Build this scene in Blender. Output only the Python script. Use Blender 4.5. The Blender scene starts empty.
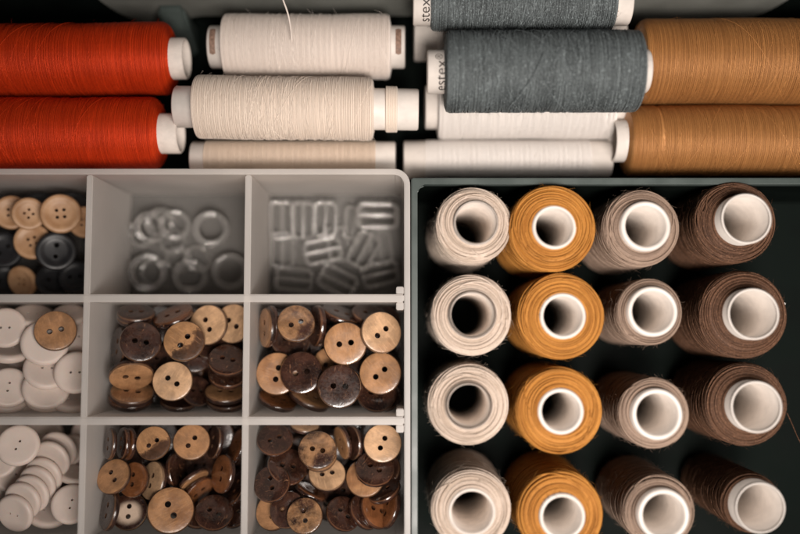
import bpy, bmesh, math, random
import numpy as np
from mathutils import Vector, Matrix

random.seed(7)
rng = np.random.default_rng(11)
scene = bpy.context.scene
COL = scene.collection
PI = math.pi

# ------------------------------------------------------------------ camera
F = 870.0                       # focal length in photo pixels (800 wide)
CAMZ = 0.365
TILT = math.atan(63.0 / F)
CAM = Vector((0, 0, CAMZ))
ct, st = math.cos(TILT), math.sin(TILT)
RIM = 0.052                     # height of the tray rim


def ray(px, py):
    u = (px - 400.0) / F
    v = (267.0 - py) / F
    return Vector((u, v * ct + st, v * st - ct))


def at(px, py, z):
    d = ray(px, py)
    return CAM + d * ((z - CAMZ) / d.z)


def at_y(px, py, y):
    d = ray(px, py)
    return CAM + d * (y / d.y)


def mpp(px, py, z):             # metres per photo pixel at that place
    p = at(px, py, z)
    return (at(px + 1, py, z) - p).length


cam_data = bpy.data.cameras.new('camera')
cam = bpy.data.objects.new('camera', cam_data)
COL.objects.link(cam)
cam.location = CAM
cam.rotation_euler = (TILT, 0, 0)
cam_data.sensor_width = 36
cam_data.lens = F / 800 * 36
cam_data.clip_start = 0.01
cam_data.clip_end = 20
cam_data.dof.use_dof = True
cam_data.dof.focus_distance = 0.3185
cam_data.dof.aperture_fstop = 2.2
cam_data.dof.aperture_blades = 9
scene.camera = cam

# ------------------------------------------------------------------ materials


class NT:
    def __init__(self, name):
        self.m = bpy.data.materials.new(name)
        self.m.use_nodes = True
        self.t = self.m.node_tree
        self.t.nodes.clear()
        self.out = self.n('ShaderNodeOutputMaterial')

    def n(self, typ, **kw):
        nd = self.t.nodes.new(typ)
        for k, v in kw.items():
            setattr(nd, k, v)
        return nd

    def link(self, a, b):
        self.t.links.new(a, b)

    def put(self, sock, v):
        if isinstance(v, bpy.types.NodeSocket):
            self.link(v, sock)
        else:
            if isinstance(v, (tuple, list)) and len(v) == 3 and sock.type == 'RGBA':
                v = (*v, 1)
            sock.default_value = v

    def math(self, op, a, b=0.0, c=0.0, clamp=False):
        nd = self.n('ShaderNodeMath', operation=op, use_clamp=clamp)
        self.put(nd.inputs[0], a)
        self.put(nd.inputs[1], b)
        self.put(nd.inputs[2], c)
        return nd.outputs[0]

    def mix(self, f, a, b, blend='MIX'):
        nd = self.n('ShaderNodeMix', data_type='RGBA', blend_type=blend)
        self.put(nd.inputs[0], f)
        self.put(nd.inputs[6], a)
        self.put(nd.inputs[7], b)
        return nd.outputs[2]

    def ramp(self, v, lo, hi, a=0.0, b=1.0):
        nd = self.n('ShaderNodeMapRange', interpolation_type='SMOOTHSTEP')
        self.put(nd.inputs[0], v)
        self.put(nd.inputs[1], lo)
        self.put(nd.inputs[2], hi)
        self.put(nd.inputs[3], a)
        self.put(nd.inputs[4], b)
        return nd.outputs[0]

    def coords(self, rand=0.0, scale=(1, 1, 1)):
        tc = self.n('ShaderNodeTexCoord')
        mp = self.n('ShaderNodeMapping')
        self.link(tc.outputs['Object'], mp.inputs[0])
        mp.inputs[3].default_value = scale
        if rand:
            oi = self.n('ShaderNodeObjectInfo')
            r = self.math('MULTIPLY', oi.outputs['Random'], rand)
            cb = self.n('ShaderNodeCombineXYZ')
            for i in range(3):
                self.link(r, cb.inputs[i])
            self.link(cb.outputs[0], mp.inputs[1])
        return tc, mp.outputs[0]

    def noise(self, vec, scale, detail=3, rough=0.55, dist=0.0):
        nd = self.n('ShaderNodeTexNoise')
        self.link(vec, nd.inputs['Vector'])
        nd.inputs['Scale'].default_value = scale
        nd.inputs['Detail'].default_value = detail
        nd.inputs['Roughness'].default_value = rough
        nd.inputs['Distortion'].default_value = dist
        return nd.outputs[0]

    def principled(self, **kw):
        b = self.n('ShaderNodeBsdfPrincipled')
        for k, v in kw.items():
            self.put(b.inputs[k.replace('_', ' ')], v)
        return b

    def bump(self, h, strength, dist):
        b = self.n('ShaderNodeBump')
        b.inputs['Strength'].default_value = strength
        b.inputs['Distance'].default_value = dist
        self.link(h, b.inputs['Height'])
        return b.outputs[0]

    def done(self, shader):
        self.link(shader, self.out.inputs[0])
        return self.m


def thread_mat(name, col, dark, var=0.5, rough=0.6, sheen=0.25, spec=0.35, heather=0.0, patch=900.0, silk=0.0, tonal=.30):
    t = NT(name)
    tc, v = t.coords(3.0)
    n1 = t.noise(v, 2600, 2)
    n2 = t.noise(v, patch * 0.12, 3)
    f = t.math('ADD', t.math('MULTIPLY', n1, 0.6), t.math('MULTIPLY', n2, 0.4))
    an = t.n('ShaderNodeAttribute', attribute_name='tone')
    f = t.math('ADD', f, t.math('MULTIPLY', t.math('SUBTRACT', an.outputs['Fac'], .5), tonal))
    f = t.ramp(f, 0.5 - 0.22, 0.5 + 0.22, 1.0 - var, 1.0)
    c = t.mix(f, dark, col)
    if heather:
        n3 = t.noise(v, 1700, 2, 0.7)
        c = t.mix(t.ramp(n3, 0.56, 0.68, 0, heather), c, tuple(min(1, x * 2.1) for x in col))
    n4 = t.noise(v, 7000, 2)
    b = t.principled(Base_Color=c, Roughness=rough, Metallic=silk, Sheen_Weight=sheen, Sheen_Roughness=0.4,
                     Specular_IOR_Level=spec, Sheen_Tint=tuple(min(1, x * 1.5 + .1) for x in col),
                     Normal=t.bump(n4, 0.35, 0.0002))
    return t.done(b.outputs[0])


M = {}
M['beige'] = thread_mat('beige_thread', (0.64, 0.525, 0.44), (0.37, 0.28, 0.21), sheen=.1, spec=.2, var=.65, tonal=.4)
M['gold'] = thread_mat('golden_thread', (0.525, 0.23, 0.048), (0.25, 0.085, 0.012), sheen=.05, spec=.2, var=.6, tonal=.42)
M['taupe'] = thread_mat('taupe_thread', (0.335, 0.238, 0.18), (0.15, 0.10, 0.074), sheen=.08, spec=.2, var=.7, tonal=.42)
M['brown'] = thread_mat('brown_thread', (0.128, 0.064, 0.037), (0.042, 0.020, 0.0115), heather=.7, sheen=.04, spec=.2, var=.75, tonal=.45)
M['red'] = thread_mat('red_thread', (0.78, 0.066, 0.011), (0.34, 0.014, 0.004), rough=.42, spec=.25, sheen=.0, var=.5, silk=.35)
M['ivory'] = thread_mat('ivory_thread', (0.83, 0.735, 0.665), (0.74, 0.62, 0.54), var=.35, tonal=.15)
M['cream'] = thread_mat('cream_thread', (0.82, 0.70, 0.595), (0.70, 0.57, 0.47), var=.35, tonal=.18)
M['peach'] = thread_mat('pale_peach_thread', (0.73, 0.595, 0.485), (0.62, 0.49, 0.385), var=.4)
M['white'] = thread_mat('white_thread', (0.83, 0.78, 0.74), (0.74, 0.67, 0.62), var=.3, tonal=.15)
M['grey'] = thread_mat('grey_thread', (0.150, 0.172, 0.176), (0.038, 0.044, 0.046), var=.9, heather=.95, rough=.6, sheen=.1, tonal=.25)
M['tan'] = thread_mat('tan_thread', (0.52, 0.245, 0.08), (0.29, 0.115, 0.036), rough=.45, spec=.45, sheen=.0, silk=.3)


def plain(name, col, rough=0.5, spec=0.5, nscale=300, var=0.15, bump=0.0, rand=1.0, sub=0.0, coat=0.0):
    t = NT(name)
    tc, v = t.coords(rand)
    n = t.noise(v, nscale, 4)
    c = t.mix(t.ramp(n, .35, .65), tuple(x * (1 - var) for x in col), col)
    kw = dict(Base_Color=c, Roughness=t.ramp(n, .3, .7, rough * .85, min(1, rough * 1.15)), Specular_IOR_Level=spec)
    if sub:
        kw['Subsurface_Weight'] = sub
        kw['Subsurface_Scale'] = 0.002
    if coat:
        kw['Coat_Weight'] = coat
    if bump:
        kw['Normal'] = t.bump(t.noise(v, nscale * 4, 3), bump, 0.0003)
    return t.done(t.principled(**kw).outputs[0])


M['tube'] = plain('spool_plastic', (0.74, 0.675, 0.62), 0.42, .5, 160, .10, .05)
M['tube_beige'] = plain('spool_card', (0.76, 0.68, 0.615), 0.6, .3, 260, .12, .1)
M['ink'] = plain('printed_ink', (0.035, 0.026, 0.022), 0.6, .3)
M['brown_ink_and_hollow'] = plain('brown_print_and_hollow', (0.30, 0.19, 0.14), 0.6, .3, 900, .4)  # end marking, also the painted dark of the ivory tube's hollows
M['box_dark'] = plain('dark_green_plastic', (0.0045, 0.0072, 0.0060), 0.65, .06, 60, .3, .06)
M['box_rim'] = plain('grey_green_plastic', (0.062, 0.079, 0.073), 0.42, .5, 80, .18, .06)
M['box_panel'] = plain('grey_panel_plastic', (0.20, 0.203, 0.183), 0.5, .4, 60, .15, .05)
M['table'] = plain('dark_wood', (0.05, 0.03, 0.02), 0.5, .4, 30, .4)
M['white_button'] = plain('white_button_plastic', (0.66, 0.55, 0.485), 0.45, .4, 120, .08, .04, sub=.2)
M['black_button'] = plain('black_button_plastic', (0.016, 0.016, 0.018), 0.42, .5, 200, .2, .03)


def horn_mat():                  # tan four-hole buttons
    t = NT('tan_button')
    tc, v = t.coords(2.0)
    n = t.noise(v, 160, 4)
    c = t.mix(t.ramp(n, .3, .7), (0.40, 0.215, 0.105), (0.56, 0.335, 0.185))
    return t.done(t.principled(Base_Color=c, Roughness=.45).outputs[0])


M['horn'] = horn_mat()


def frosted(name, col, transp, transl, rough=.35):
    t = NT(name)
    tc, v = t.coords()
    n = t.noise(v, 45, 4)
    c = t.mix(t.ramp(n, .3, .7), tuple(x * .93 for x in col), col)
    fine = t.noise(v, 900, 4, .7)
    b = t.principled(Base_Color=c, Roughness=t.ramp(n, .3, .7, rough * .8, rough * 1.2), Specular_IOR_Level=.45,
                     Normal=t.bump(fine, .08, .0003))
    tr = t.n('ShaderNodeBsdfTranslucent')
    t.link(c, tr.inputs[0])
    m1 = t.n('ShaderNodeMixShader')
    m1.inputs[0].default_value = transl
    t.link(b.outputs[0], m1.inputs[1])
    t.link(tr.outputs[0], m1.inputs[2])
    tp = t.n('ShaderNodeBsdfTransparent')
    tp.inputs[0].default_value = (0.96, 0.94, 0.92, 1)
    m2 = t.n('ShaderNodeMixShader')
    m2.inputs[0].default_value = transp
    t.link(m1.outputs[0], m2.inputs[1])
    t.link(tp.outputs[0], m2.inputs[2])
    return t.done(m2.outputs[0])


M['tray'] = frosted('frosted_tray_plastic', (0.89, 0.85, 0.815), .22, .48)
M['tray_floor'] = frosted('frosted_tray_floor', (0.66, 0.635, 0.61), .80, .3, .22)


def clear_mat():
    t = NT('clear_plastic')
    b = t.principled(Base_Color=(.93, .91, .89), Roughness=.06, IOR=1.47, Transmission_Weight=.91)
    return t.done(b.outputs[0])


M['clear'] = clear_mat()


def coconut(name, base, kind, rough=.36):
    """kind: 'tan','light','dark','gloss','half','mottled','copper','eye'"""
    t = NT(name)
    tc, v = t.coords(5.0)
    sep = t.n('ShaderNodeSeparateXYZ')
    t.link(tc.outputs['Object'], sep.inputs[0])
    nsep = t.n('ShaderNodeSeparateXYZ')
    t.link(tc.outputs['Normal'], nsep.inputs[0])
    face = t.ramp(nsep.outputs[2], .45, .75)
    big = t.noise(v, 190, 4, .6, .3)
    fine = t.noise(v, 1100, 4, .65)
    streak = t.n('ShaderNodeMapping')
    t.link(v, streak.inputs[0])
    streak.inputs[3].default_value = (1, .16, 1)
    sn = t.noise(streak.outputs[0], 1500, 3, .6, .6)
    crack = t.noise(v, 330, 5, .6, 1.2)
    crk = t.math('ABSOLUTE', t.math('SUBTRACT', crack, .5))
    crk = t.ramp(crk, .0, .009, 1, 0)
    dk = t.mix(t.ramp(big, .3, .7), (0.015, 0.006, 0.004), (0.055, 0.022, 0.014))
    speck = t.ramp(sn, .63, .70)
    dk = t.mix(t.math('MULTIPLY', speck, .75), dk, (0.24, 0.12, 0.065))
    lt = t.mix(t.ramp(big, .3, .7), tuple(x * .6 for x in base), tuple(x * 1.06 for x in base))
    lt = t.mix(t.math('MULTIPLY', t.ramp(t.noise(v, 75, 2), .56, .70), .55), lt, (base[0] * .42, base[1] * .33, base[2] * .28))
    lt = t.mix(t.math('MULTIPLY', t.ramp(sn, .52, .66), .30), lt, tuple(min(1, x * 1.45) for x in base))
    lt = t.mix(t.ramp(fine, .56, .74, 0, .45), lt, tuple(x * .5 for x in base))
    lt = t.mix(t.math('MULTIPLY', crk, .55), lt, tuple(x * .45 for x in base))
    x, y = sep.outputs[0], sep.outputs[1]
    if kind in ('tan', 'light', 'copper'):
        top = lt
    elif kind in ('dark', 'gloss'):
        top = t.mix(t.math('MULTIPLY', crk, .35), dk, (0.26, 0.135, 0.07))
    elif kind == 'half':
        d = t.math('ADD', t.math('MULTIPLY', y, 300), t.math('MULTIPLY', t.math('SUBTRACT', big, .5), 3.6))
        line = t.ramp(t.math('ABSOLUTE', t.math('ADD', d, .1)), 0, .10, 1, 0)
        top = t.mix(t.ramp(d, -.75, .35), t.mix(.12, dk, lt), lt)
        top = t.mix(t.math('MULTIPLY', line, .7), top, tuple(min(1, q * 1.3) for q in base))
    elif kind == 'mottled':
        top = t.mix(t.ramp(t.noise(v, 105, 6, .6, .5), .40, .66), dk, lt)
        top = t.mix(t.math('MULTIPLY', crk, .6), top, (.42, .25, .13))
    elif kind == 'eye':
        dx = t.math('ADD', x, .0006)
        r = t.math('SQRT', t.math('ADD', t.math('MULTIPLY', dx, dx), t.math('MULTIPLY', t.math('MULTIPLY', y, y), .72)))
        r = t.math('ADD', r, t.math('MULTIPLY', t.math('SUBTRACT', big, .5), .0016))
        top = t.mix(t.ramp(r, .0028, .0056), (0.62, 0.47, 0.36), dk)
    # rim: dark shell with a paler layer
    zl = t.math('ADD', sep.outputs[2], t.math('MULTIPLY', t.math('SUBTRACT', big, .5), .0012))
    rim = t.mix(t.math('MULTIPLY', t.ramp(t.math('ABSOLUTE', t.math('SUBTRACT', zl, .0008)), .0001, .0005, 1, 0), .5), dk,
                tuple(q * .6 for q in base))
    c = t.mix(face, rim, top)
    rg = t.ramp(fine, .3, .7, rough * .75, rough * 1.3)
    b = t.principled(Base_Color=c, Roughness=rg, Specular_IOR_Level=.5,
                     Coat_Weight=.9 if kind in ('gloss', 'copper', 'mottled', 'dark') else .35, Coat_Roughness=.10,
                     Coat_Normal=t.bump(t.noise(v, 260, 3), .5, .0006),
                     Normal=t.bump(t.math('ADD', fine, t.math('MULTIPLY', sn, .6)), .16, .00025))
    return t.done(b.outputs[0])


M['c_tan'] = coconut('tan_coconut', (0.40, 0.205, 0.095), 'tan')
M['c_light'] = coconut('light_coconut', (0.58, 0.355, 0.20), 'light')
M['c_half'] = coconut('half_dark_coconut', (0.42, 0.22, 0.10), 'half')
M['c_dark'] = coconut('dark_coconut', (0.33, 0.17, 0.085), 'dark', .34)
M['c_gloss'] = coconut('glossy_dark_coconut', (0.28, 0.12, 0.055), 'gloss', .2)
M['c_mottled'] = coconut('mottled_coconut', (0.36, 0.19, 0.09), 'mottled', .3)
M['c_copper'] = coconut('copper_coconut', (0.235, 0.088, 0.034), 'copper', .2)
M['c_eye'] = coconut('pale_centre_coconut', (0.5, 0.3, 0.16), 'eye', .26)

# ------------------------------------------------------------------ helpers


class MB:
    """collects vertices and faces, then links them as ONE mesh object"""

    def __init__(self):
        self.v, self.f, self.n, self.t = [], [], 0, []

    def add(self, v, f, tone=None):
        v = np.asarray(v, float).reshape(-1, 3)
        self.v.append(v)
        self.t.append(np.full(len(v), .5) if tone is None else tone)
        self.f += (np.asarray(f) + self.n).tolist() if not isinstance(f, list) else [[i + self.n for i in q] for q in f]
        self.n += len(v)

    def tube(self, p, rad, nrm=None, sides=4, tone=None):
        p = np.asarray(p, float)
        N = len(p)
        tg = np.gradient(p, axis=0)
        tg /= np.linalg.norm(tg, axis=1)[:, None] + 1e-12
        if nrm is None:
            ref = np.array([0.13, 0.31, 0.94])
            nrm = ref - tg * (tg @ ref)[:, None]
            nrm /= np.linalg.norm(nrm, axis=1)[:, None] + 1e-12
        b = np.cross(tg, nrm)
        rad = np.broadcast_to(np.asarray(rad, float), (N,))
        a = np.arange(sides) * 2 * PI / sides
        v = p[:, None, :] + rad[:, None, None] * (np.cos(a)[None, :, None] * nrm[:, None, :] + np.sin(a)[None, :, None] * b[:, None, :])
        i = np.arange(N - 1)[:, None] * sides
        k = np.arange(sides)[None, :]
        k2 = (k + 1) % sides
        f = np.stack([i + k, i + k2, i + sides + k2, i + sides + k], -1).reshape(-1, 4)
        self.add(v.reshape(-1, 3), f, None if tone is None else np.repeat(tone, sides))

    def lathe(self, prof, seg=48, wob=None, closed=False):
        """prof: (r, axial) pairs round local Z"""
        P = np.asarray(prof, float)
        n = len(P)
        a = np.arange(seg) * 2 * PI / seg
        r = np.repeat(P[:, 0][:, None], seg, 1)
        z = np.repeat(P[:, 1][:, None], seg, 1)
        if wob is not None:
            r, z = wob(r, z, a[None, :])
        v = np.stack([r * np.cos(a), r * np.sin(a), z], -1).reshape(-1, 3)
        f = []
        m = n if closed else n - 1
        for i in range(m):
            i2 = (i + 1) % n
            for k in range(seg):
                k2 = (k + 1) % seg
                f.append([i * seg + k, i * seg + k2, i2 * seg + k2, i2 * seg + k])
        self.add(v, f)

    def build(self, name, m, parent=None, smooth=True, xf=None):
        v = np.concatenate(self.v)
        if xf is not None:
            v = xf(v)
        me = bpy.data.meshes.new(name)
        me.from_pydata(v.tolist(), [], self.f)
        me.update()
        if smooth:
            me.polygons.foreach_set('use_smooth', [True] * len(me.polygons))
        if name == 'thread_winding':
            at_ = me.attributes.new('tone', 'FLOAT', 'POINT')
            at_.data.foreach_set('value', np.concatenate(self.t).astype(np.float32))
        me.materials.append(m)
        o = bpy.data.objects.new(name, me)
        COL.objects.link(o)
        if parent:
            o.parent = parent
        return o


def along_x(v):                 # local Z becomes local X (a spool lying down)
    return np.stack([v[:, 2], v[:, 1], -v[:, 0]], -1)


def tag(o, label, cat, group=None):
    o['label'] = label
    o['category'] = cat
    if group:
        o['group'] = group
    return o


def thing(name, loc, label, cat, group=None, rot=(0, 0, 0)):
    o = bpy.data.objects.new(name, None)
    o.empty_display_size = .01
    COL.objects.link(o)
    o.location = loc
    o.rotation_euler = rot
    return tag(o, label, cat, group)


def solid(name, bm, m, parent=None, bevel=0.0, seg=2, smooth=True):
    if bevel:
        bmesh.ops.bevel(bm, geom=list(bm.edges), offset=bevel, segments=seg, affect='EDGES', clamp_overlap=True)
    bmesh.ops.recalc_face_normals(bm, faces=list(bm.faces))
    me = bpy.data.meshes.new(name)
    bm.to_mesh(me)
    bm.free()
    me.materials.append(m)
    if smooth:
        me.polygons.foreach_set('use_smooth', [True] * len(me.polygons))
        try:
            me.set_sharp_from_angle(angle=math.radians(40))
        except Exception:
            pass
    o = bpy.data.objects.new(name, me)
    COL.objects.link(o)
    if parent:
        o.parent = parent
    return o


def bm_box(x0, x1, y0, y1, z0, z1, bm=None):
    bm = bm or bmesh.new()
    r = bmesh.ops.create_cube(bm, size=1)
    for v in r['verts']:
        v.co = Vector(((x0 + x1) / 2 + v.co.x * (x1 - x0), (y0 + y1) / 2 + v.co.y * (y1 - y0), (z0 + z1) / 2 + v.co.z * (z1 - z0)))
    return bm


def bm_prism(pts, z0, z1):
    bm = bmesh.new()
    a = [bm.verts.new((x, y, z0)) for x, y in pts]
    b = [bm.verts.new((x, y, z1)) for x, y in pts]
    n = len(pts)
    bm.faces.new(a[::-1])
    bm.faces.new(b)
    for i in range(n):
        bm.faces.new((a[i], a[(i + 1) % n], b[(i + 1) % n], b[i]))
    return bm


def rrect(x0, x1, y0, y1, r, n=8):
    out = []
    for cx, cy, a0 in ((x1 - r, y1 - r, 0), (x0 + r, y1 - r, 90), (x0 + r, y0 + r, 180), (x1 - r, y0 + r, 270)):
        for k in range(n + 1):
            a = math.radians(a0 + 90 * k / n)
            out.append((cx + r * math.cos(a), cy + r * math.sin(a)))
    return out


def bm_ring(outer, inner, z0, z1):
    """closed wall between two outlines with the same number of points"""
    bm = bmesh.new()
    n = len(outer)
    V = [[bm.verts.new((x, y, z)) for x, y in L] for L, z in ((outer, z0), (outer, z1), (inner, z1), (inner, z0))]
    for i in range(n):
        j = (i + 1) % n
        for a in range(4):
            b = (a + 1) % 4
            bm.faces.new((V[a][i], V[a][j], V[b][j], V[b][i]))
    return bm


# ------------------------------------------------------------------ table and storage box
bx = bm_box(-.6, .6, -.5, .5, -.03, 0)
o = solid('table_top', bx, M['table'], None, .002)
o['kind'] = 'structure'

X0, X1 = -.185, .185
YB = at(400, -31, .055).y        # inner face of the far wall
YF = -.128
box = thing('storage_box', (0, 0, 0), 'dark green plastic storage box holding the tray, the buttons and all the thread spools', 'storage box')
solid('floor', bm_box(X0, X1, YF, YB, .0005, .003), M['box_dark'], box, .0004)
solid('outer_wall', bm_ring(rrect(X0 - .004, X1 + .004, YF - .004, YB + .004, .012), rrect(X0, X1, YF, YB, .009), .0005, .0575), M['box_dark'], box)

# lighter grey panel on the far wall, with rounded dark openings left between its lobes
def zwall(px, py):
    p = at_y(px, py, YB - .002)
    return p.x, p.z
def arc2(p0, p1, p2, n=8):
    return [tuple((1 - t) ** 2 * a + 2 * t * (1 - t) * b + t * t * c for a, b, c in zip(p0, p1, p2)) for t in [k / n for k in range(n + 1)]]
ztop = .0565
zlow = .0034
xa0 = zwall(112, 5)[0]; xa1 = zwall(188, 20)[0]; xb = zwall(470, 20)[0]; xc = zwall(752, 12)[0]
zn = zwall(300, 13)[1]
poly = [(xa0 - .004, ztop)]
poly += arc2((xa0 - .002, .032), (xa0 + .002, zlow + .004), (xa0 + .016, zlow))
poly += arc2((xa1 - .004, zlow), (xa1, zlow), (xa1, zlow + .004), 4)
poly += arc2((xa1, zn - .008), (xa1, zn), (xa1 + .009, zn))
poly += arc2((xb - .009, zn), (xb, zn), (xb, zn - .008))
poly += arc2((xb, zlow + .004), (xb, zlow), (xb + .004, zlow), 4)
poly += arc2((xc - .014, zlow), (xc + .006, zlow + .006), (xc + .008, .040))
poly += [(xc + .012, ztop)]
bm = bm_prism(poly, 0, .003)
for v in bm.verts:
    v.co = Vector((v.co.x, YB - .0032 + v.co.z, v.co.y))
solid('back_panel', bm, M['box_panel'], box, .0006, 2)
# sloping wedge added to show the lighter patch of floor and wall
ra, rb = at(171, 40, .006).x, at(197, 40, .006).x
bm = bmesh.new()
pr = [(YB - .0036, .0034), (YB - .0036, .030), (YB - .007, .026), (YB - .017, .0034)]
va = [bm.verts.new((ra, y, z)) for y, z in pr]
vb = [bm.verts.new((rb, y, z)) for y, z in pr]
bm.faces.new(va); bm.faces.new(vb[::-1])
for i in range(4):
    j = (i + 1) % 4
    bm.faces.new((va[i], vb[i], vb[j], va[j]))
solid('pale_wedge', bm, M['box_rim'], box, .0014, 3)

# walls of the bay for the standing spools
wx0, wx1 = at(412.4, 330, RIM).x, at(416.8, 330, RIM).x
wy0, wy1 = at(500, 183.4, RIM).y, at(500, 178.6, RIM).y
pts = [(wx0, YF + .0002), (wx0, wy1), (X1 - .0002, wy1), (X1 - .0002, wy0)]
pts += arc2((wx1 + .003, wy0), (wx1, wy0), (wx1, wy0 - .003), 5)
pts += [(wx1, YF + .0002)]
solid('bay_wall', bm_prism(pts, .0032, RIM - .0045), M['box_dark'], box)
e = .0003
pts = [(wx0 - e, YF + .0002), (wx0 - e, wy1 + e), (X1 - .0002, wy1 + e), (X1 - .0002, wy0 - e)]
pts += arc2((wx1 + .003, wy0 - e), (wx1 + e, wy0 - e), (wx1 + e, wy0 - .003), 5)
pts += [(wx1 + e, YF + .0002)]
solid('bay_rim', bm_prism(pts, RIM - .0044, RIM), M['box_rim'], box, .0005, 2)
# ------------------------------------------------------------------ the frosted compartment tray
TW = .0021
ty1 = at(300, 168.5, RIM).y
tx1 = at(410.2, 330, RIM).x
tx0 = at(-82, 300, RIM).x
ty0 = at(200, 551, RIM).y
tray = thing('compartment_tray', ((tx0 + tx1) / 2, (ty0 + ty1) / 2, .0035),
             'frosted translucent compartment tray full of sorted buttons, rings and strap sliders', 'tray')
toff = Vector(tray.location)


def tpart(name, bm, m=M['tray'], bevel=0.0, seg=2, parent=tray):
    o = solid(name, bm, m, parent, bevel, seg)
    o.data.transform(Matrix.Translation(-toff))
    return o


TB = .0040
R_ = .0058
tpart('outer_wall', bm_ring(rrect(tx0, tx1, ty0, ty1, R_), rrect(tx0 + TW, tx1 - TW, ty0 + TW, ty1 - TW, R_ - TW), TB, RIM), bevel=.0005, seg=2)
tpart('floor', bm_prism(rrect(tx0 + .0006, tx1 - .0006, ty0 + .0006, ty1 - .0006, R_ - .0006), TB + .0003, TB + .0015), M['tray_floor'])
ix0, ix1, iy0, iy1 = tx0 + TW + .0001, tx1 - TW - .0001, ty0 + TW + .0001, ty1 - TW - .0001
vdiv = [at(89.3, 170, RIM).x, at(248.2, 170, RIM).x]
hdiv = [at(200, 298.2, RIM).y, at(200, 421.2, RIM).y]
for x in vdiv:
    tpart('divider', bm_box(x - .00115, x + .00115, iy0, iy1, TB + .0016, RIM - .0005), bevel=.0004)
for y in hdiv:
    tpart('divider', bm_box(ix0, ix1, y - .0014, y + .0014, TB + .0016, RIM - .0002), bevel=.0004)
    for s in (-1, 1):
        a, b = sorted((y + s * .00143, y + s * .0042))
        tpart('slot_rail', bm_box(ix1 - .0028, ix1, a, b, TB + .0016, RIM - .0011), bevel=.0003)

# ------------------------------------------------------------------ spools
TD = .00044


def smooth_noise(th, seed, amp, freqs=(0.137, 0.31, 0.071, 0.53)):
    r = np.random.default_rng(seed)
    out = np.zeros_like(th)
    for f in freqs:
        out += np.sin(th * f * r.uniform(.8, 1.25) + r.uniform(0, 6.28)) * r.uniform(.4, 1)
    return out * amp / 2.2


def winding(prof, seed, td=TD, pitch=None, wob=1.0, cross=8, turns=3.2, fuzz=0, seg=40, relief=.36, grooves=0):
    """wound thread: a lathe core plus real strands; prof = (r, z) from one end to the other"""
    P = np.asarray(prof, float)
    r0 = np.random.default_rng(seed)
    mb = MB()
    mb.lathe(np.stack([P[:, 0] - (.00045 if grooves else td * .5) * (P[:, 0] >= P[:, 0].max() - .004), P[:, 1]], -1), 56)
    d = np.linalg.norm(np.diff(P, axis=0), axis=1)
    S = np.concatenate([[0], np.cumsum(d)])
    L = S[-1]
    dP = np.gradient(P, axis=0)

    def on(s, th, lift):
        s = np.clip(s, 0, L)
        r = np.interp(s, S, P[:, 0])
        z = np.interp(s, S, P[:, 1])
        tr = np.interp(s, S, dP[:, 0])
        tz = np.interp(s, S, dP[:, 1])
        ln = np.hypot(tr, tz) + 1e-9
        nr, nz = -tz / ln, tr / ln
        if orient < 0:
            nr, nz = -nr, -nz
        n3 = np.stack([nr * np.cos(th), nr * np.sin(th), nz], -1)
        p = np.stack([r * np.cos(th), r * np.sin(th), z], -1)
        return p + n3 * np.asarray(lift)[..., None], n3

    mid = len(P) // 2
    k = int(np.argmax(P[:, 0]))
    ddz = P[min(k + 1, len(P) - 1), 1] - P[max(k - 1, 0), 1]
    orient = -1 if ddz > 0 else 1            # outward normal sign
    pitch = pitch or td * 1.2
    N = int(L / pitch)
    th = np.arange(int(N * seg)) * 2 * PI / seg
    s = th / (2 * PI) * pitch + smooth_noise(th, seed, pitch * 1.3 * wob) + np.sin(th + seed) * pitch * .6 * wob
    lift = td * (relief - .18) + smooth_noise(th, seed + 5, td * min(.26, relief * .7), (0.9, 1.7, 0.41, 2.3))
    for g in range(grooves):
        thm = np.mod(th, 2 * PI) - PI
        sg = L * r0.uniform(.1, .9) + thm * r0.uniform(-.0035, .0035) + .0006 * np.sin(thm * r0.uniform(1, 3) + g)
        lift = lift - r0.uniform(.00014, .00034) * np.exp(-((s - sg) / r0.uniform(.00025, .0006)) ** 2)
    if grooves:                              # slow swell and sag along the winding
        lift = lift + .00015 * np.sin(s / L * 9 + seed + np.sin(th)) + .00006 * np.sin(s / L * 19 + np.cos(th) * 3)
    p, n3 = on(s, th, lift)
    tr_ = np.random.default_rng(seed + 77).random(int(th[-1] / 2.1) + 4)
    tone = np.interp(th / 2.1, np.arange(len(tr_)), tr_)
    mb.tube(p, td * .5, n3, tone=tone)
    for c in range(cross):
        n = int(turns * 60)
        t = np.linspace(0, 1, n)
        tn = turns * r0.uniform(.35, 1.3)
        ph = r0.uniform(0, 6.28)
        dirn = 1 if c % 2 else -1
        a, b = sorted(r0.uniform(.02, .98, 2))
        if b - a < .25:
            b = min(.98, a + .3)
        thc = ph + dirn * t * tn * 2 * PI * (1 if c % 3 else .45)
        sc = L * (a + (b - a) * t) + np.sin(thc * .7) * pitch * 2
        p, n3 = on(sc, thc, np.full(n, td * (relief + .22)))
        mb.tube(p, td * .46, n3, tone=np.full(n, r0.uniform(.2, 1)))
    for c in range(fuzz):
        s0 = r0.uniform(0, L)
        t0 = r0.uniform(0, 2 * PI)
        ln = r0.uniform(.0008, .0030)
        u = np.linspace(0, 1, 4)
        lift = td * .4 + ln * u * r0.uniform(.25, .8)
        p, n3 = on(s0 + u * ln * r0.uniform(-1, 1), t0 + u * ln / .013 * r0.uniform(-1.5, 1.5), lift)
        p = p + np.cumsum(r0.normal(0, .00008, (4, 3)), 0)
        mb.tube(p, np.linspace(.00004, .00002, 4), None, 3)
    return mb


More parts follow.
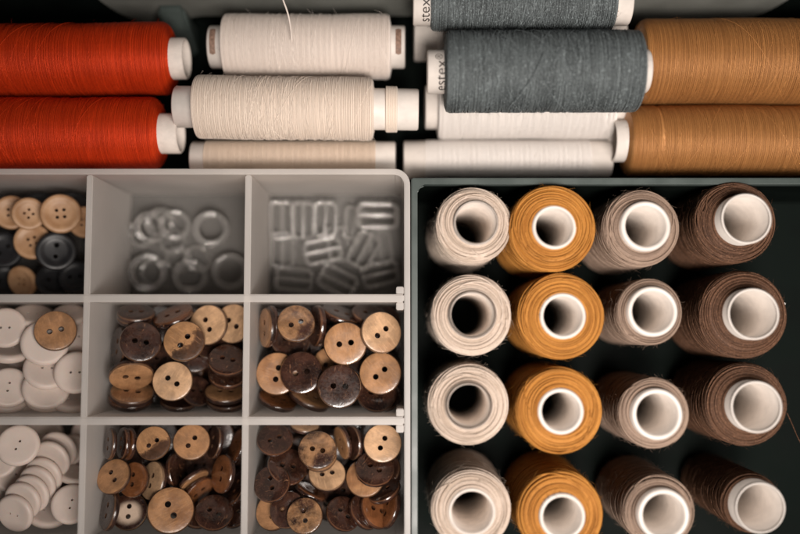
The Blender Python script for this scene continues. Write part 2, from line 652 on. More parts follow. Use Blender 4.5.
def shoulder(r_in, R, z0, z1, rs=.003, dome=.0006, rs2=None):
    """profile from the foot of the winding up the side and over the top"""
    rs2 = rs if rs2 is None else rs2
    out = [(r_in, z0)]
    for k in range(6):
        a = PI / 2 * k / 5
        out.append((R - rs2 + rs2 * math.sin(a), z0 + dome + rs2 - rs2 * math.cos(a)))
    for k in range(1, 8):
        q = k / 8
        out.append((R, z0 + dome + rs2 + (z1 - z0 - 2 * dome - rs - rs2) * q))
    for k in range(6):
        a = PI / 2 * k / 5
        out.append((R - rs + rs * math.cos(a), z1 - dome - rs + rs * math.sin(a)))
    out.append((r_in, z1))
    return out


def hollow(ri, ro, z0, z1, b=.0004):
    return [(ri, z0 + b), (ri + b, z0), (ro - b, z0), (ro, z0 + b), (ro, z1 - b), (ro - b, z1), (ri + b, z1), (ri, z1 - b)]


# standing spools: tube rim centre (photo px), tube outer/inner px radius, winding px radius, stick-out, tilt
BASE = .0042
stand = [
    # px, py, ro, ri, R, proud, ztop, colour, label, tilt(x,y)
    (476.0, 222.5, 23.0, 20.2, 37.0, .0013, .0600, 'beige', 'beige wool spool nearest the tray corner, with a slightly dented tube mouth', (.05, .02)),
    (472.5, 314.5, 24.5, 21.2, 39.5, .0013, .0600, 'beige', 'beige wool spool left of the second golden spool, second from the top of its column', (.0, .0)),
    (469.0, 405.5, 24.0, 20.6, 39.5, .0013, .0600, 'beige', 'beige wool spool left of the third golden spool, third from the top of its column', (-.01, .0)),
    (472.0, 512.5, 24.0, 20.4, 39.0, .0008, .0585, 'beige', 'lowest beige wool spool, with a ridge of thread round its shoulder', (.0, -.03)),
    (554.5, 227.0, 22.3, 18.4, 42.0, .0008, .0600, 'gold', 'topmost golden mustard spool, beside the dented beige one', (.02, .0)),
    (563.0, 316.0, 23.3, 19.2, 42.0, .0010, .0600, 'gold', 'golden mustard spool whose tube has tiny marks on its left edge, second in its column', (.0, .0)),
    (561.0, 411.5, 23.3, 18.8, 42.0, .0010, .0600, 'gold', 'golden mustard spool between the third beige and third taupe spools', (.0, .0)),
    (562.5, 517.0, 23.3, 19.0, 42.0, .0012, .0585, 'gold', 'lowest golden mustard spool, showing a long leaning side and brown fluff on its tube', (.0, -.02)),
    (646.0, 226.0, 25.4, 20.2, 37.5, .0022, .0600, 'taupe', 'topmost taupe spool with the broadest winding of its column', (.03, .0)),
    (653.0, 311.5, 25.2, 20.4, 32.0, .0030, .0600, 'taupe', 'taupe spool with a thin winding, between the second golden and second dark brown spools', (.0, .0)),
    (657.5, 414.5, 25.6, 20.6, 34.0, .0030, .0600, 'taupe', 'taupe spool beside the dark brown spool with the trailing thread', (.0, .0)),
    (664.0, 515.5, 26.0, 20.6, 35.0, .0030, .0590, 'taupe', 'lowest taupe spool, leaning and cut by the lower edge', (.0, -.02)),
    (746.5, 218.5, 25.6, 23.0, 40.5, .0060, .0620, 'brown', 'topmost dark brown spool with its white tube sticking well out', (.02, .0)),
    (753.5, 314.0, 26.0, 23.4, 43.5, .0050, .0620, 'brown', 'fattest dark brown spool, with a speck of white lint on its shoulder', (.0, .0)),
    (756.5, 407.0, 26.0, 23.4, 41.0, .0056, .0620, 'brown', 'dark brown spool with one loose thread trailing off to the right', (.0, .0)),
    (760.5, 508.0, 26.0, 22.6, 28.5, .0060, .0600, 'brown', 'nearly used up dark brown spool, thin winding, in the lower right corner', (.01, -.02)),
]
GR = {'beige': 'beige standing spools', 'gold': 'golden standing spools', 'taupe': 'taupe standing spools', 'brown': 'dark brown standing spools'}
STAND = []
for i, (px, py, ro, ri, Rp, proud, zt, colr, label, tilt) in enumerate(stand):
    top = at(px, py, zt)
    m = mpp(px, py, zt)
    ro, ri, Rw = ro * m, ri * m, Rp * m * 1.005
    H = zt - BASE
    base = Vector((top.x - tilt[0] * H, top.y - tilt[1] * H, BASE))
    ax = (top - base).normalized()
    t = thing('thread_spool', base, label, 'thread spool', GR[colr])
    t.rotation_mode = 'QUATERNION'
    t.rotation_quaternion = Vector((0, 0, 1)).rotation_difference(ax)
    hh = (top - base).length
    tb = MB()
    wob = None
    tb.lathe(hollow(ri, ro, 0, hh, .0006 if colr != 'brown' else .0009), 72, wob, closed=True)
    tb.build('tube', M['tube_beige' if colr == 'beige' else 'tube'], t)
    rs = {'beige': .0042, 'gold': .0028, 'taupe': .0034, 'brown': .0036}[colr]
    if Rw - ro < .003:
        rs = .0012
    dome = .0012 if colr in ('beige', 'gold') else .002
    dome = min(dome, (Rw - ro) * .3)
    pf = shoulder(ro - .0001, Rw, .004, hh - proud, rs, dome)
    wd = winding(pf[::-1], 100 + i * 17, td=.00060 if colr != 'brown' else .00054, cross=30, turns=3, fuzz=700, wob=1.1, relief=.55)
    if i == 3 or i == 7:                    # a ridge of turns round the shoulder
        for q in range(3):
            th = np.linspace(0, 2 * PI, 80)
            zz = hh - .0085 - q * .0006 + np.sin(th + 1) * .0012
            wd.tube(np.stack([(Rw + .0002) * np.cos(th), (Rw + .0002) * np.sin(th), zz], -1), .00028)
    wd.build('thread_winding', M[colr], t)
    if i == 14:
        lt = MB()
        pw = [at(787, 413, .052), at(792, 424, .050), at(797, 436, .047), at(803, 448, .043), at(812, 462, .036)]
        inv = (Matrix.Translation(base) @ t.rotation_quaternion.to_matrix().to_4x4()).inverted()
        lt.tube([tuple(inv @ p) for p in pw], .0002, None, 5)
        lt.build('loose_thread', M[colr], t)
    if i == 13:
        lt = MB()
        inv = (Matrix.Translation(base) @ t.rotation_quaternion.to_matrix().to_4x4()).inverted()
        c0 = inv @ at(783.5, 304.5, .0525)
        q = np.linspace(0, 16, 60)
        lt.tube(np.stack([c0.x + .0006 * np.cos(q) * np.cos(q * .37), c0.y + .0006 * np.sin(q), c0.z + .0004 * np.sin(q * 1.7)], -1), .00012, None, 4)
        lt.build('lint', M['white'], t)
    if i in (5, 7):                          # little bits of fluff caught on the tube edge
        fl = MB()
        for k in range(26):
            a = math.radians(random.uniform(120, 230) if i == 5 else random.uniform(60, 170))
            c0 = np.array([ro * math.cos(a), ro * math.sin(a), hh - .0004])
            q = np.cumsum(rng.normal(0, .00018, (5, 3)), 0)
            fl.tube(c0 + q, .00005, None, 3)
        fl.build('fluff', M['brown'], t)

# lying spools: winding x0..x1 (px), centre y, px radius, centre height, tube left/right px, tube px radius
lying = [
    ('red', -62, 172.5, 60, 35.5, .0370, -76, 187, 20.5, 'upper red spool, lying behind the other red one against the far wall', .012, 'red spools lying down'),
    ('red', -66, 161.5, 133.5, 35.5, .0370, -80, 181, 20.0, 'lower red spool, lying against the tray edge', .0, 'red spools lying down'),
    ('ivory', 224, 391, 47, 32.0, .0340, 210.5, 405, 21.0, 'ivory spool with a loose thread hanging over it and brown-painted hollows on its tube ends', .0, 'pale spools lying down'),
    ('cream', 195.5, 374, 108, 31.0, .0425, 176, 418.5, 20.6, 'cream spool between the ivory and peach ones, a thin extra thread band on its tube', -.012, 'pale spools lying down'),
    ('peach', 207, 376, 160, 19.6, .0300, 193, 395.5, 18.6, 'thin pale peach spool half hidden behind the tray edge', .0, 'pale spools lying down'),
    ('grey', 430, 613.5, 2.5, 27.5, .0520, 413, 629, 22.6, 'upper charcoal grey spool, cut by the top edge', .0, 'grey spools lying down'),
    ('grey', 444.5, 638.5, 71.5, 39.8, .0570, 427, 647.5, 21.6, 'charcoal grey spool lying on top of the white ones, lettering on its tube end', .004, 'grey spools lying down'),
    ('white', 437, 612, 107, 32.0, .0270, 425, 622, 22.0, 'white spool directly beneath the lower grey spool', .0, 'white spools lying down'),
    ('white', 425, 588, 159.5, 19.6, .0240, 403.5, 609.5, 19.0, 'thin white spool lying along the rim of the standing spool bay', .0, 'white spools lying down'),
    ('white', 437, 610, 38, 32.0, .0240, 414, 622, 23.0, 'mostly hidden white spool under the upper grey spool', .0, 'white spools lying down'),
    ('tan', 636, 872, 62, 42.0, .0360, 622, 888, 22.0, 'upper tan spool, behind the other tan one near the far wall', .0, 'tan spools lying down'),
    ('tan', 624, 868, 141, 35.0, .0330, 612, 884, 21.0, 'lower tan spool with a dark patch, beside the thin white spool', .0, 'tan spools lying down'),
]


def text_mesh(body, size):
    cu = bpy.data.curves.new('lettering', 'FONT')
    cu.body = body
    cu.size = size
    cu.align_x = 'LEFT'
    ob = bpy.data.objects.new('lettering', cu)
    COL.objects.link(ob)
    dg = bpy.context.evaluated_depsgraph_get()
    me = bpy.data.meshes.new_from_object(ob.evaluated_get(dg))
    bpy.data.objects.remove(ob)
    bm = bmesh.new()
    bm.from_mesh(me)
    bmesh.ops.triangulate(bm, faces=list(bm.faces))
    bmesh.ops.subdivide_edges(bm, edges=[e for e in bm.edges if e.calc_length() > size * .12], cuts=2)
    V = np.array([v.co[:] for v in bm.verts])
    Fc = [[v.index for v in f.verts] for f in bm.faces]
    bm.free()
    return V, Fc


LY = []
for i, (colr, px0, px1, py, Rp, zc, tl, tr, trp, label, yaw, grp) in enumerate(lying):
    zs = zc
    a, b = at(px0, py, zs), at(px1, py, zs)
    m = mpp((px0 + px1) / 2, py, zs)
    xm = (a.x + b.x) / 2
    Rw, rt = Rp * m, trp * m
    LY.append((i, a.x, b.x, a.y, zc, Rw))
    t = thing('thread_spool', (xm, a.y, zc - Rw), label, 'thread spool', grp, (0, 0, yaw))
    off = Vector((0, 0, Rw))
    x0, x1 = a.x - xm, b.x - xm
    xl, xr = at(tl, py, zs).x - xm, at(tr, py, zs).x - xm

    def xf(v, off=off):
        w = along_x(v)
        w[:, 2] += off.z
        return w
    tb = MB()
    tb.lathe(hollow(rt - .0013, rt, xl, xr, .0005), 56, None, closed=True)
    tb.build('tube', M['tube_beige' if colr == 'red' else 'tube'], t, xf=xf)
    rs = min(.0026 if colr in ('red', 'tan') else .0014, (Rw - rt) * .8)
    rs = max(rs, .0002)
    pf = shoulder(rt - .0001, Rw, x0, x1, rs, min(.0006, rs * .4))
    thin = Rw - rt < .001
    td = {'grey': .00032, 'tan': .00022, 'red': .00024, 'white': .00020, 'ivory': .00022, 'cream': .00026}.get(colr, .0003)
    wd = winding(pf, 300 + i * 13, td=td, cross=0 if thin else {'grey': 44, 'tan': 9, 'red': 12, 'cream': 18, 'ivory': 6}.get(colr, 8),
                 turns=2.6, fuzz={'grey': 420, 'cream': 120}.get(colr, 50), wob={'grey': .55, 'cream': .4, 'red': .4}.get(colr, .25), seg=34, relief={'grey': .34, 'cream': .22, 'red': .24, 'tan': .2}.get(colr, .14),
                 grooves=0 if thin else {'red': 8, 'tan': 4, 'cream': 5, 'grey': 4, 'ivory': 2}.get(colr, 1))
    if i == 3:
        th = np.linspace(0, 2 * PI * 8, 320)
        z0, z1 = at(386, py, zs).x - xm, at(397, py, zs).x - xm
        rr = np.interp(np.linspace(0, 1, 320), [0, 1], [rt + .0007, rt + .0006])
        wd.tube(np.stack([rr * np.cos(th), rr * np.sin(th), np.linspace(z0, z1, 320)], -1), .0003)
        wd.lathe([(rt, z0 - .0002), (rt + .0006, z0), (rt + .0006, z1), (rt, z1 + .0002)], 40)
    if i == 6:                               # a loose end lying across the winding
        q = np.linspace(0, 1, 40)
        thl = np.interp(q, [0, .5, 1], [-2.72, -3.5, -4.25])
        thl = np.linspace(-.12, 1.25, 40)   # angle from the top towards the viewer
        zz = np.linspace(at(537, 60, zc).x - xm, at(508, 110, zc).x - xm, 40) + np.sin(q * 5) * .0004
        r_ = Rw + .0007 + np.sin(q * 7) * .0002
        # winding-space: angle 180deg is up after along_x
        ang = PI + thl
        wd.tube(np.stack([r_ * np.cos(ang), r_ * np.sin(ang) * 1, zz], -1), .0003)
    wd.build('thread_winding', M[colr], t, xf=xf)

    def wrapped(body, size, xbase, ang0, mat, name='lettering', flip=False):
        V, Fc = text_mesh(body, size)
        # baseline runs round the tube, letter tops point to -x
        ang = ang0 + V[:, 0] / rt
        rr = rt + .00006
        s = 1 if flip else -1
        P = np.stack([xbase + s * V[:, 1], rr * np.sin(ang), off.z + rr * np.cos(ang)], -1)
        mb = MB()
        mb.add(P, [q if not flip else q[::-1] for q in Fc])
        mb.build(name, mat, t, smooth=False)

    if i == 6:
        wrapped('estex', .0054, at(446.3, 71, zc + rt).x - xm - .0001, math.radians(-72), M['ink'])
        wrapped('®', .0036, at(443.2, 71, zc + rt).x - xm - .0001, math.radians(17), M['ink'])
    if i == 5:
        wrapped('stex', .0054, at(430.5, 10, zc + rt).x - xm - .0002, math.radians(-74), M['ink'])
        wrapped('®', .0036, at(427.4, 10, zc + rt).x - xm - .0001, math.radians(4), M['ink'])
        wrapped('11', .0040, at(613.8, 20, zc).x - xm + .0002, math.radians(-62), M['brown_ink_and_hollow'], flip=False)
    if i == 2:  # dark of the tube-end hollows, painted as flat brown patches
        for xx in (at(216.5, py, zc).x - xm, at(398.5, py, zc).x - xm):
            mb = MB()
            n = 24
            rr = rt + .00008
            grid, faces = [], []
            for k in range(n):
                an = math.radians(-38 + 76 * k / (n - 1))
                w = .0011 * min(1, 2.2 * math.sqrt(max(0, 1 - (2 * k / (n - 1) - 1) ** 2)) + .15)
                for sx in (-1, 1):
                    grid.append((xx + sx * w, rr * math.sin(an), off.z + rr * math.cos(an)))
            for k in range(n - 1):
                faces.append([2 * k, 2 * k + 1, 2 * k + 3, 2 * k + 2])
            mb.add(grid, faces)
            mb.build('hollow_shade_patch', M['brown_ink_and_hollow'], t)
        lt = MB()
        pw = [at(279, -14, .052), at(283, 0, .0515), at(287, 10, .0505), at(289.5, 20, .0490), at(291, 30, .0485), at(291.5, 40, .0476)]
        P = np.array([tuple(p - Vector((xm, a.y, zc - Rw))) for p in pw])
        tq = np.linspace(0, 1, len(P))
        tt = np.linspace(0, 1, 30)
        P = np.stack([np.interp(tt, tq, P[:, k]) for k in range(3)], -1)
        for _ in range(6):
            P[1:-1] = (P[:-2] + 2 * P[1:-1] + P[2:]) / 4
        lt.tube(P, .00032, None, 6)
        lt.build('loose_thread', M['ivory'], t)

# report of lying-spool overlaps (for my own checking)
for p in LY:
    for q in LY:
        if p[0] < q[0] and min(p[2], q[2]) > max(p[1], q[1]):
            g = math.hypot(p[3] - q[3], p[4] - q[4]) - p[5] - q[5]
            if g < .0002:
                print('SPOOL OVERLAP', p[0], q[0], round(g * 1000, 2))
    if p[4] - p[5] < .003:
        print('SPOOL BELOW FLOOR', p[0], round((p[4] - p[5]) * 1000, 2))
    if p[3] + p[5] > YB - .003:
        print('SPOOL IN BACK WALL', p[0], round((p[3] + p[5] - YB) * 1000, 2))
    if p[3] - p[5] < (ty1 if p[1] < tx1 - .004 else wy1):
        print('SPOOL IN TRAY/BAY', p[0], round((p[3] - p[5] - ty1) * 1000, 2))

# ------------------------------------------------------------------ buttons
BR = .0076


def button_mesh(name, R, T, holes, hr, style, mat):
    mb = MB()
    h = T / 2
    if style == 'coconut':
        prof = [(0, h - .0002), (R * .5, h - .00015), (R * .86, h), (R * .95, h - .0002), (R * .985, h - .0006), (R, 0), (R * .985, -h + .0006), (R * .94, -h + .0002), (R * .86, -h), (0, -h)]
    elif style == 'dish':
        prof = [(0, h - .0008), (R * .5, h - .0008), (R * .62, h - .0006), (R * .74, h - .0001), (R * .84, h), (R * .93, h - .0002), (R * .985, h - .0008), (R, 0), (R * .95, -h + .0004), (R * .8, -h), (0, -h)]
    else:                                   # flat white ones with a soft edge
        prof = [(0, h - .0003), (R * .6, h - .0003), (R * .80, h - .0001), (R * .9, h - .0002), (R * .97, h - .0007), (R, h * .1), (R * .96, -h + .0006), (R * .86, -h), (0, -h)]
    bm = bmesh.new()
    seg = 48
    rings = []
    for r, z in prof:
        if r == 0:
            rings.append([bm.verts.new((0, 0, z))])
        else:
            rings.append([bm.verts.new((r * math.cos(2 * PI * k / seg), r * math.sin(2 * PI * k / seg), z)) for k in range(seg)])
    for A, B in zip(rings[:-1], rings[1:]):
        for k in range(seg):
            k2 = (k + 1) % seg
            if len(A) == 1:
                bm.faces.new((A[0], B[k], B[k2]))
            elif len(B) == 1:
                bm.faces.new((A[k2], A[k], B[0]))
            else:
                bm.faces.new((A[k], B[k], B[k2], A[k2]))
    bmesh.ops.recalc_face_normals(bm, faces=list(bm.faces))
    me = bpy.data.meshes.new(name)
    bm.to_mesh(me)
    bm.free()
    ob = bpy.data.objects.new(name, me)
    COL.objects.link(ob)
    bm = bmesh.new()
    for x, y in holes:
        bmesh.ops.create_cone(bm, cap_ends=True, segments=20, radius1=hr, radius2=hr, depth=T * 3, matrix=Matrix.Translation((x, y, 0)))
    mc = bpy.data.meshes.new('cut')
    bm.to_mesh(mc)
    bm.free()
    oc = bpy.data.objects.new('cut', mc)
    COL.objects.link(oc)
    md = ob.modifiers.new('b', 'BOOLEAN')
    md.operation = 'DIFFERENCE'
    md.object = oc
    md.solver = 'EXACT'
    dg = bpy.context.evaluated_depsgraph_get()
    out = bpy.data.meshes.new_from_object(ob.evaluated_get(dg))
    bpy.data.objects.remove(ob)
    bpy.data.objects.remove(oc)
    out.name = name
    out.materials.clear()
    out.materials.append(mat)
    out.polygons.foreach_set('use_smooth', [True] * len(out.polygons))
    out.set_sharp_from_angle(angle=math.radians(38))
    return out


two = [(-.27 * BR, 0), (.27 * BR, 0)]
CM = {}
for k in ('tan', 'light', 'half', 'dark', 'gloss', 'mottled', 'copper', 'eye'):
    CM[k] = button_mesh('coconut_button', BR, .0026, two, .135 * BR, 'coconut', M['c_' + k])
CM['white'] = button_mesh('white_button', BR, .0030, [(-.2 * BR, 0), (.2 * BR, 0)], .058 * BR, 'flat', M['white_button'])
q = .175 * BR
CM['horn4'] = button_mesh('four_hole_button', BR, .0030, [(q, q), (-q, q), (q, -q), (-q, -q)], .085 * BR, 'dish', M['horn'])
CM['black'] = button_mesh('black_button', BR, .0030, [(-.29 * BR, 0), (.29 * BR, 0)], .12 * BR, 'dish', M['black_button'])

PLACED = []


def put(mesh, name, px, py, z, rpx, nx, ny, hole, label, cat, group, R0=BR):
    p = at(px, py, z)
    w = (CAM - p).normalized()
    right = Vector((1, 0, 0))
    right = (right - w * right.dot(w)).normalized()
    up = w.cross(right)
    nz = math.sqrt(max(0.0, 1 - nx * nx - ny * ny))
    n = (right * nx + up * ny + w * nz).normalized()
    h = right * math.cos(math.radians(hole)) + up * math.sin(math.radians(hole))
    xa = h - n * h.dot(n)
    if xa.length < .05:
        xa = right - n * right.dot(n)
    xa.normalize()
    ya = n.cross(xa)
    s = rpx * mpp(px, py, z) / R0
    o = bpy.data.objects.new(name, mesh)
    COL.objects.link(o)
    o.matrix_world = Matrix.Translation(p) @ Matrix((xa, ya, n)).transposed().to_4x4() @ Matrix.Scale(s, 4)
    PLACED.append((o, name, s * R0))
    return tag(o, label, cat, group)


# each row: zoom x, zoom y, zoom radius, normal x, normal y, hole angle, look, z (mm), label
CELLS = {}
CELLS['centre'] = ((90, 290, 4.106), 'coconut buttons in the centre compartment', [
    (190, 72, 76, .0, .90, 0, 'dark', 31, 'brown coconut button on edge against the upper divider of the centre compartment, rearmost of two'),
    (188, 113, 74, .0, .90, 0, 'dark', 33, 'brown coconut button on edge just above the large dark one in the centre compartment'),
    (350, 98, 84, -.36, .86, 20, 'copper', 31, 'coconut button standing on edge with a pale curved rim, above the half dark one'),
    (596, 140, 82, -.42, .12, -35, 'light', 31, 'light coconut button in the upper right corner of the centre compartment, cut by the divider'),
    (482, 140, 84, -.45, .12, -60, 'light', 35, 'pale coconut button leaning behind the half tan, half dark button'),
    (383, 198, 84, -.12, .22, 53, 'half', 37, 'coconut button half tan and half dark along a slanting line, in the centre compartment'),
    (207, 200, 84, .04, .22, -10, 'dark', 36, 'large dark brown coconut button with scratched lower edge at left of centre compartment'),
    (96, 232, 80, -.94, .06, 90, 'dark', 31, 'dark coconut button on edge against the left wall of the centre compartment'),
    (168, 335, 90, .06, -.80, -25, 'tan', 33, 'tan coconut button tilted away below the large dark one, holes seen aslant'),
    (176, 412, 88, .02, .84, -20, 'tan', 31, 'tan coconut button nearly on edge at the lower left of the centre compartment'),
    (176, 458, 90, .0, .86, 0, 'copper', 27, 'brown coconut button on edge under the lower left tan one of the centre compartment'),
    (340, 375, 82, -.14, .10, -33, 'light', 37, 'bright coconut button facing straight up at the lower middle of the centre compartment'),
    (566, 292, 80, .02, .62, -20, 'gloss', 35, 'glossy dark coconut button with pale streak, topmost of right hand stack in centre compartment'),
    (565, 350, 78, .0, .72, 10, 'gloss', 31, 'second dark coconut button of the right hand stack in the centre compartment'),
    (555, 432, 84, .02, .88, 0, 'tan', 29, 'tan edged coconut button low in the right hand stack of the centre compartment'),
    (560, 480, 84, .0, .88, 0, 'dark', 26, 'lowest coconut button of the right hand stack in the centre compartment'),
    (365, 487, 76, .02, .90, 0, 'dark', 29, 'dark brown coconut button on edge below the bright one facing up'),
    (497, 215, 72, -.2, .35, 30, 'dark', 28, 'dark coconut button in the gap behind the pale leaning one'),
    (440, 430, 66, .3, .4, 0, 'dark', 26, 'dark coconut button in the gap right of the bright one facing up'),
    (290, 285, 60, .2, .3, 0, 'dark', 26, 'dark coconut button deep between the large dark one and the bright one'),
    (430, 270, 70, .1, .2, 0, 'dark', 25, 'dark coconut button deep below the half dark one'),
])
CELLS['middle right'] = ((240, 290, 4.106), 'coconut buttons in the middle right compartment', [
    (90, 155, 82, -.955, .0, 90, 'tan', 35, 'tan rimmed coconut button on edge against the left divider of the middle right compartment'),
    (124, 152, 80, -.96, .0, 90, 'dark', 35.5, 'dark coconut button on edge, second from the left divider of the middle right compartment'),
    (218, 215, 80, .05, .45, 0, 'dark', 30, 'dark coconut button half under the mottled one with the bright seam'),
    (216, 142, 78, .04, .25, 22, 'mottled', 36, 'mottled coconut button crossed by a bright seam, upper left of the middle right compartment'),
    (314, 160, 86, -.945, .03, 90, 'gloss', 34, 'dark coconut button on edge between the mottled one and the tan one'),
    (412, 72, 84, .32, .90, 0, 'gloss', 30, 'brown coconut button on edge along the upper divider of the middle right compartment'),
    (530, 88, 76, .25, .85, 0, 'dark', 28, 'dark coconut button on edge behind the shiny pale one'),
    (437, 207, 89, -.05, .06, 8, 'tan', 37, 'tan coconut button with a dark left edge, facing up in the middle right compartment'),
    (588, 180, 86, .30, .14, 38, 'light', 35.5, 'shiny pale coconut button with crackle lines, upper right of the middle right compartment'),
    (584, 342, 88, -.08, .06, 40, 'tan', 36, 'plain tan coconut button under the shiny pale one'),
    (372, 310, 76, .0, .2, 0, 'tan', 29, 'tan coconut button mostly hidden under two dark ones'),
    (142, 340, 88, -.1, .05, 77, 'tan', 33, 'tan coconut button half covered by a dark one at its right'),
    (252, 340, 88, -.06, .10, 10, 'gloss', 37.5, 'dark coconut button with pale specks, lying over a tan one'),
    (408, 396, 90, .05, .12, -2, 'dark', 39.5, 'smooth maroon brown coconut button, lowest of those facing up in the middle right compartment'),
    (140, 470, 82, .28, .86, 0, 'copper', 29, 'brown coconut button on edge in the lower left corner of the middle right compartment'),
    (288, 470, 88, .40, .84, 0, 'tan', 28.5, 'tan coconut button on edge at the lower wall, left of the maroon one'),
    (560, 455, 82, .1, .4, 0, 'gloss', 29, 'dark coconut button below the plain tan one'),
    (325, 440, 70, .1, .3, 0, 'dark', 26, 'dark coconut button in the gap left of the maroon one'),
    (500, 285, 66, .1, .2, 0, 'dark', 26, 'dark coconut button deep between the tan buttons facing up'),
    (630, 470, 66, -.2, .5, 0, 'gloss', 27, 'dark coconut button in the lower right corner of the middle right compartment'),
])
CELLS['lower middle'] = ((80, 415, 4.444), 'coconut buttons in the lower middle compartment', [
    (108, 128, 70, -.955, .0, 90, 'dark', 35, 'leftmost of the coconut buttons on edge at the top of the lower middle compartment'),
    (140, 130, 70, -.955, .0, 90, 'dark', 35, 'second of the coconut buttons on edge at the top of the lower middle compartment'),
    (178, 132, 70, -.955, .0, 90, 'gloss', 35, 'third of the coconut buttons on edge at the top of the lower middle compartment'),
    (226, 130, 72, -.93, .05, 90, 'copper', 35, 'coconut button on edge next to the tan one with a dark corner'),
    (317, 128, 76, -.26, .18, 33, 'half', 36, 'tan coconut button with a dark lower corner, at the top of the lower middle compartment'),
    (496, 122, 82, -.06, .22, 53, 'tan', 35.5, 'tan coconut button facing up at the top of the lower middle compartment, near its middle'),
    (602, 122, 72, -.92, .1, 90, 'dark', 30, 'dark coconut button on edge right of the tan one facing up'),
    (688, 140, 84, -.90, .30, 90, 'copper', 31, 'shiny brown coconut button on edge in the upper right corner of the lower middle compartment'),
    (247, 290, 78, -.62, .08, 90, 'copper', 32.5, 'brown coconut button leaning behind the tan one at the left wall'),
    (158, 280, 80, -.52, .28, -52, 'tan', 36, 'tan coconut button leaning towards the left wall of the lower middle compartment'),
    (343, 292, 86, -.82, .08, 62, 'light', 35, 'narrow seeming tan coconut button with cracks, near the middle of the lower middle compartment'),
    (418, 258, 86, .84, .16, 90, 'gloss', 31, 'dark coconut button with a bright crescent rim beside the narrow tan one'),
    (505, 300, 72, .55, -.78, 45, 'tan', 31, 'upper of two slanting coconut buttons showing thin tan edges'),
    (530, 350, 78, .60, -.66, 45, 'copper', 29, 'lower of two slanting coconut buttons showing thin tan edges'),
    (634, 260, 86, -.86, .06, 90, 'copper', 34, 'shiny copper coloured coconut button on edge near the right divider of the lower middle compartment'),
    (692, 320, 80, -.86, .36, 90, 'gloss', 29, 'dark shiny coconut button on edge against the right divider of the lower middle compartment'),
    (104, 425, 88, -.94, .09, 80, 'dark', 38, 'dark coconut button on edge in the lower left corner of the lower middle compartment'),
    (216, 440, 82, -.28, .12, 90, 'eye', 35.5, 'dark coconut button with a pale centre round its two holes'),
    (396, 452, 102, .03, .12, -60, 'tan', 37.5, 'largest tan coconut button, facing up at the bottom of the lower middle compartment'),
    (606, 450, 86, .0, .45, -28, 'gloss', 35, 'black brown glossy coconut button at the bottom of the lower middle compartment'),
    (520, 225, 66, -.2, .3, 0, 'dark', 26, 'dark coconut button deep under the tan one facing up'),
    (300, 380, 66, .1, .3, 0, 'dark', 26, 'dark coconut button deep above the largest tan one'),
    (520, 530, 70, .1, .6, 0, 'dark', 28, 'dark coconut button at the bottom right of the largest tan one'),
    (690, 500, 70, -.5, .4, 0, 'dark', 28, 'dark coconut button beside the black brown glossy one'),
])
CELLS['lower right'] = ((240, 415, 4.444), 'coconut buttons in the lower right compartment', [
    (155, 112, 82, .0, .55, 30, 'gloss', 33, 'dark shiny coconut button in the upper left corner of the lower right compartment'),
    (285, 66, 66, .1, .90, 0, 'light', 29, 'coconut button on edge at the upper divider, above the brown and tan one'),
    (346, 142, 86, .05, .22, -10, 'mottled', 36, 'brown and tan patched coconut button facing up at the top of the lower right compartment'),
    (350, 180, 80, .05, .42, -10, 'tan', 31, 'coconut button peeping out under the brown and tan patched one'),
    (458, 122, 76, -.90, -.28, 90, 'tan', 32, 'tan coconut button on edge, leaning beside the brown and tan patched one'),
    (512, 122, 76, -.86, -.1, 90, 'dark', 30, 'dark coconut button leaning on the tan one that stands on edge'),
    (640, 130, 86, .06, .12, 65, 'light', 35.5, 'plain light coconut button in the upper right corner of the lower right compartment'),
    (195, 235, 90, .25, .45, 0, 'gloss', 32, 'brown domed coconut button behind the reddish one'),
    (146, 292, 84, -.34, .28, -70, 'gloss', 36.5, 'reddish brown glossy coconut button at the left wall of the lower right compartment'),
    (387, 264, 84, .05, .50, 15, 'light', 35, 'speckled tan coconut button in the middle of the lower right compartment'),
    (556, 285, 86, -.05, .2, 0, 'tan', 31.5, 'tan coconut button under the oval looking dark glossy one'),
    (598, 240, 88, .06, .50, -35, 'gloss', 37.5, 'dark glossy coconut button lying over a tan one, right part of the lower right compartment'),
    (318, 348, 74, .45, .85, 0, 'copper', 30, 'coconut button on edge slanting down below the speckled tan one'),
    (430, 350, 80, .0, .35, 0, 'dark', 28, 'dark coconut button in shadow under the speckled tan one'),
    (650, 350, 78, -.4, .72, 0, 'gloss', 31, 'dark coconut button on edge right of the hidden tan one'),
    (692, 425, 90, -.86, .26, 90, 'copper', 33, 'brown glossy coconut button on edge against the right wall of the tray'),
    (120, 445, 88, -.55, .25, 90, 'mottled', 31, 'ring edged coconut button in the lower left corner of the lower right compartment'),
    (150, 470, 84, -.45, .15, 90, 'tan', 32.5, 'tan coconut button half covered at the lower left of the lower right compartment'),
    (228, 425, 82, -.28, .22, 0, 'dark', 35, 'maroon coconut button behind the brown one with a flower like pattern'),
    (300, 460, 80, -.12, .12, -77, 'mottled', 38, 'brown mottled coconut button at the bottom of the lower right compartment'),
    (462, 460, 82, .35, .38, -40, 'gloss', 36.5, 'red brown domed coconut button with bright highlight, bottom of the lower right compartment'),
    (560, 465, 84, .62, .40, 0, 'gloss', 33, 'dark red coconut button leaning behind the domed one'),
    (606, 470, 86, .60, .38, 0, 'copper', 30, 'brown coconut button leaning, second behind the domed one'),
    (270, 210, 60, .3, .3, 0, 'dark', 26, 'dark coconut button deep beside the brown domed one'),
    (470, 410, 66, .1, .3, 0, 'dark', 26, 'dark coconut button deep above the domed one'),
    (690, 250, 70, -.6, .2, 0, 'dark', 28, 'dark coconut button deep beside the right wall of the lower right compartment'),
])
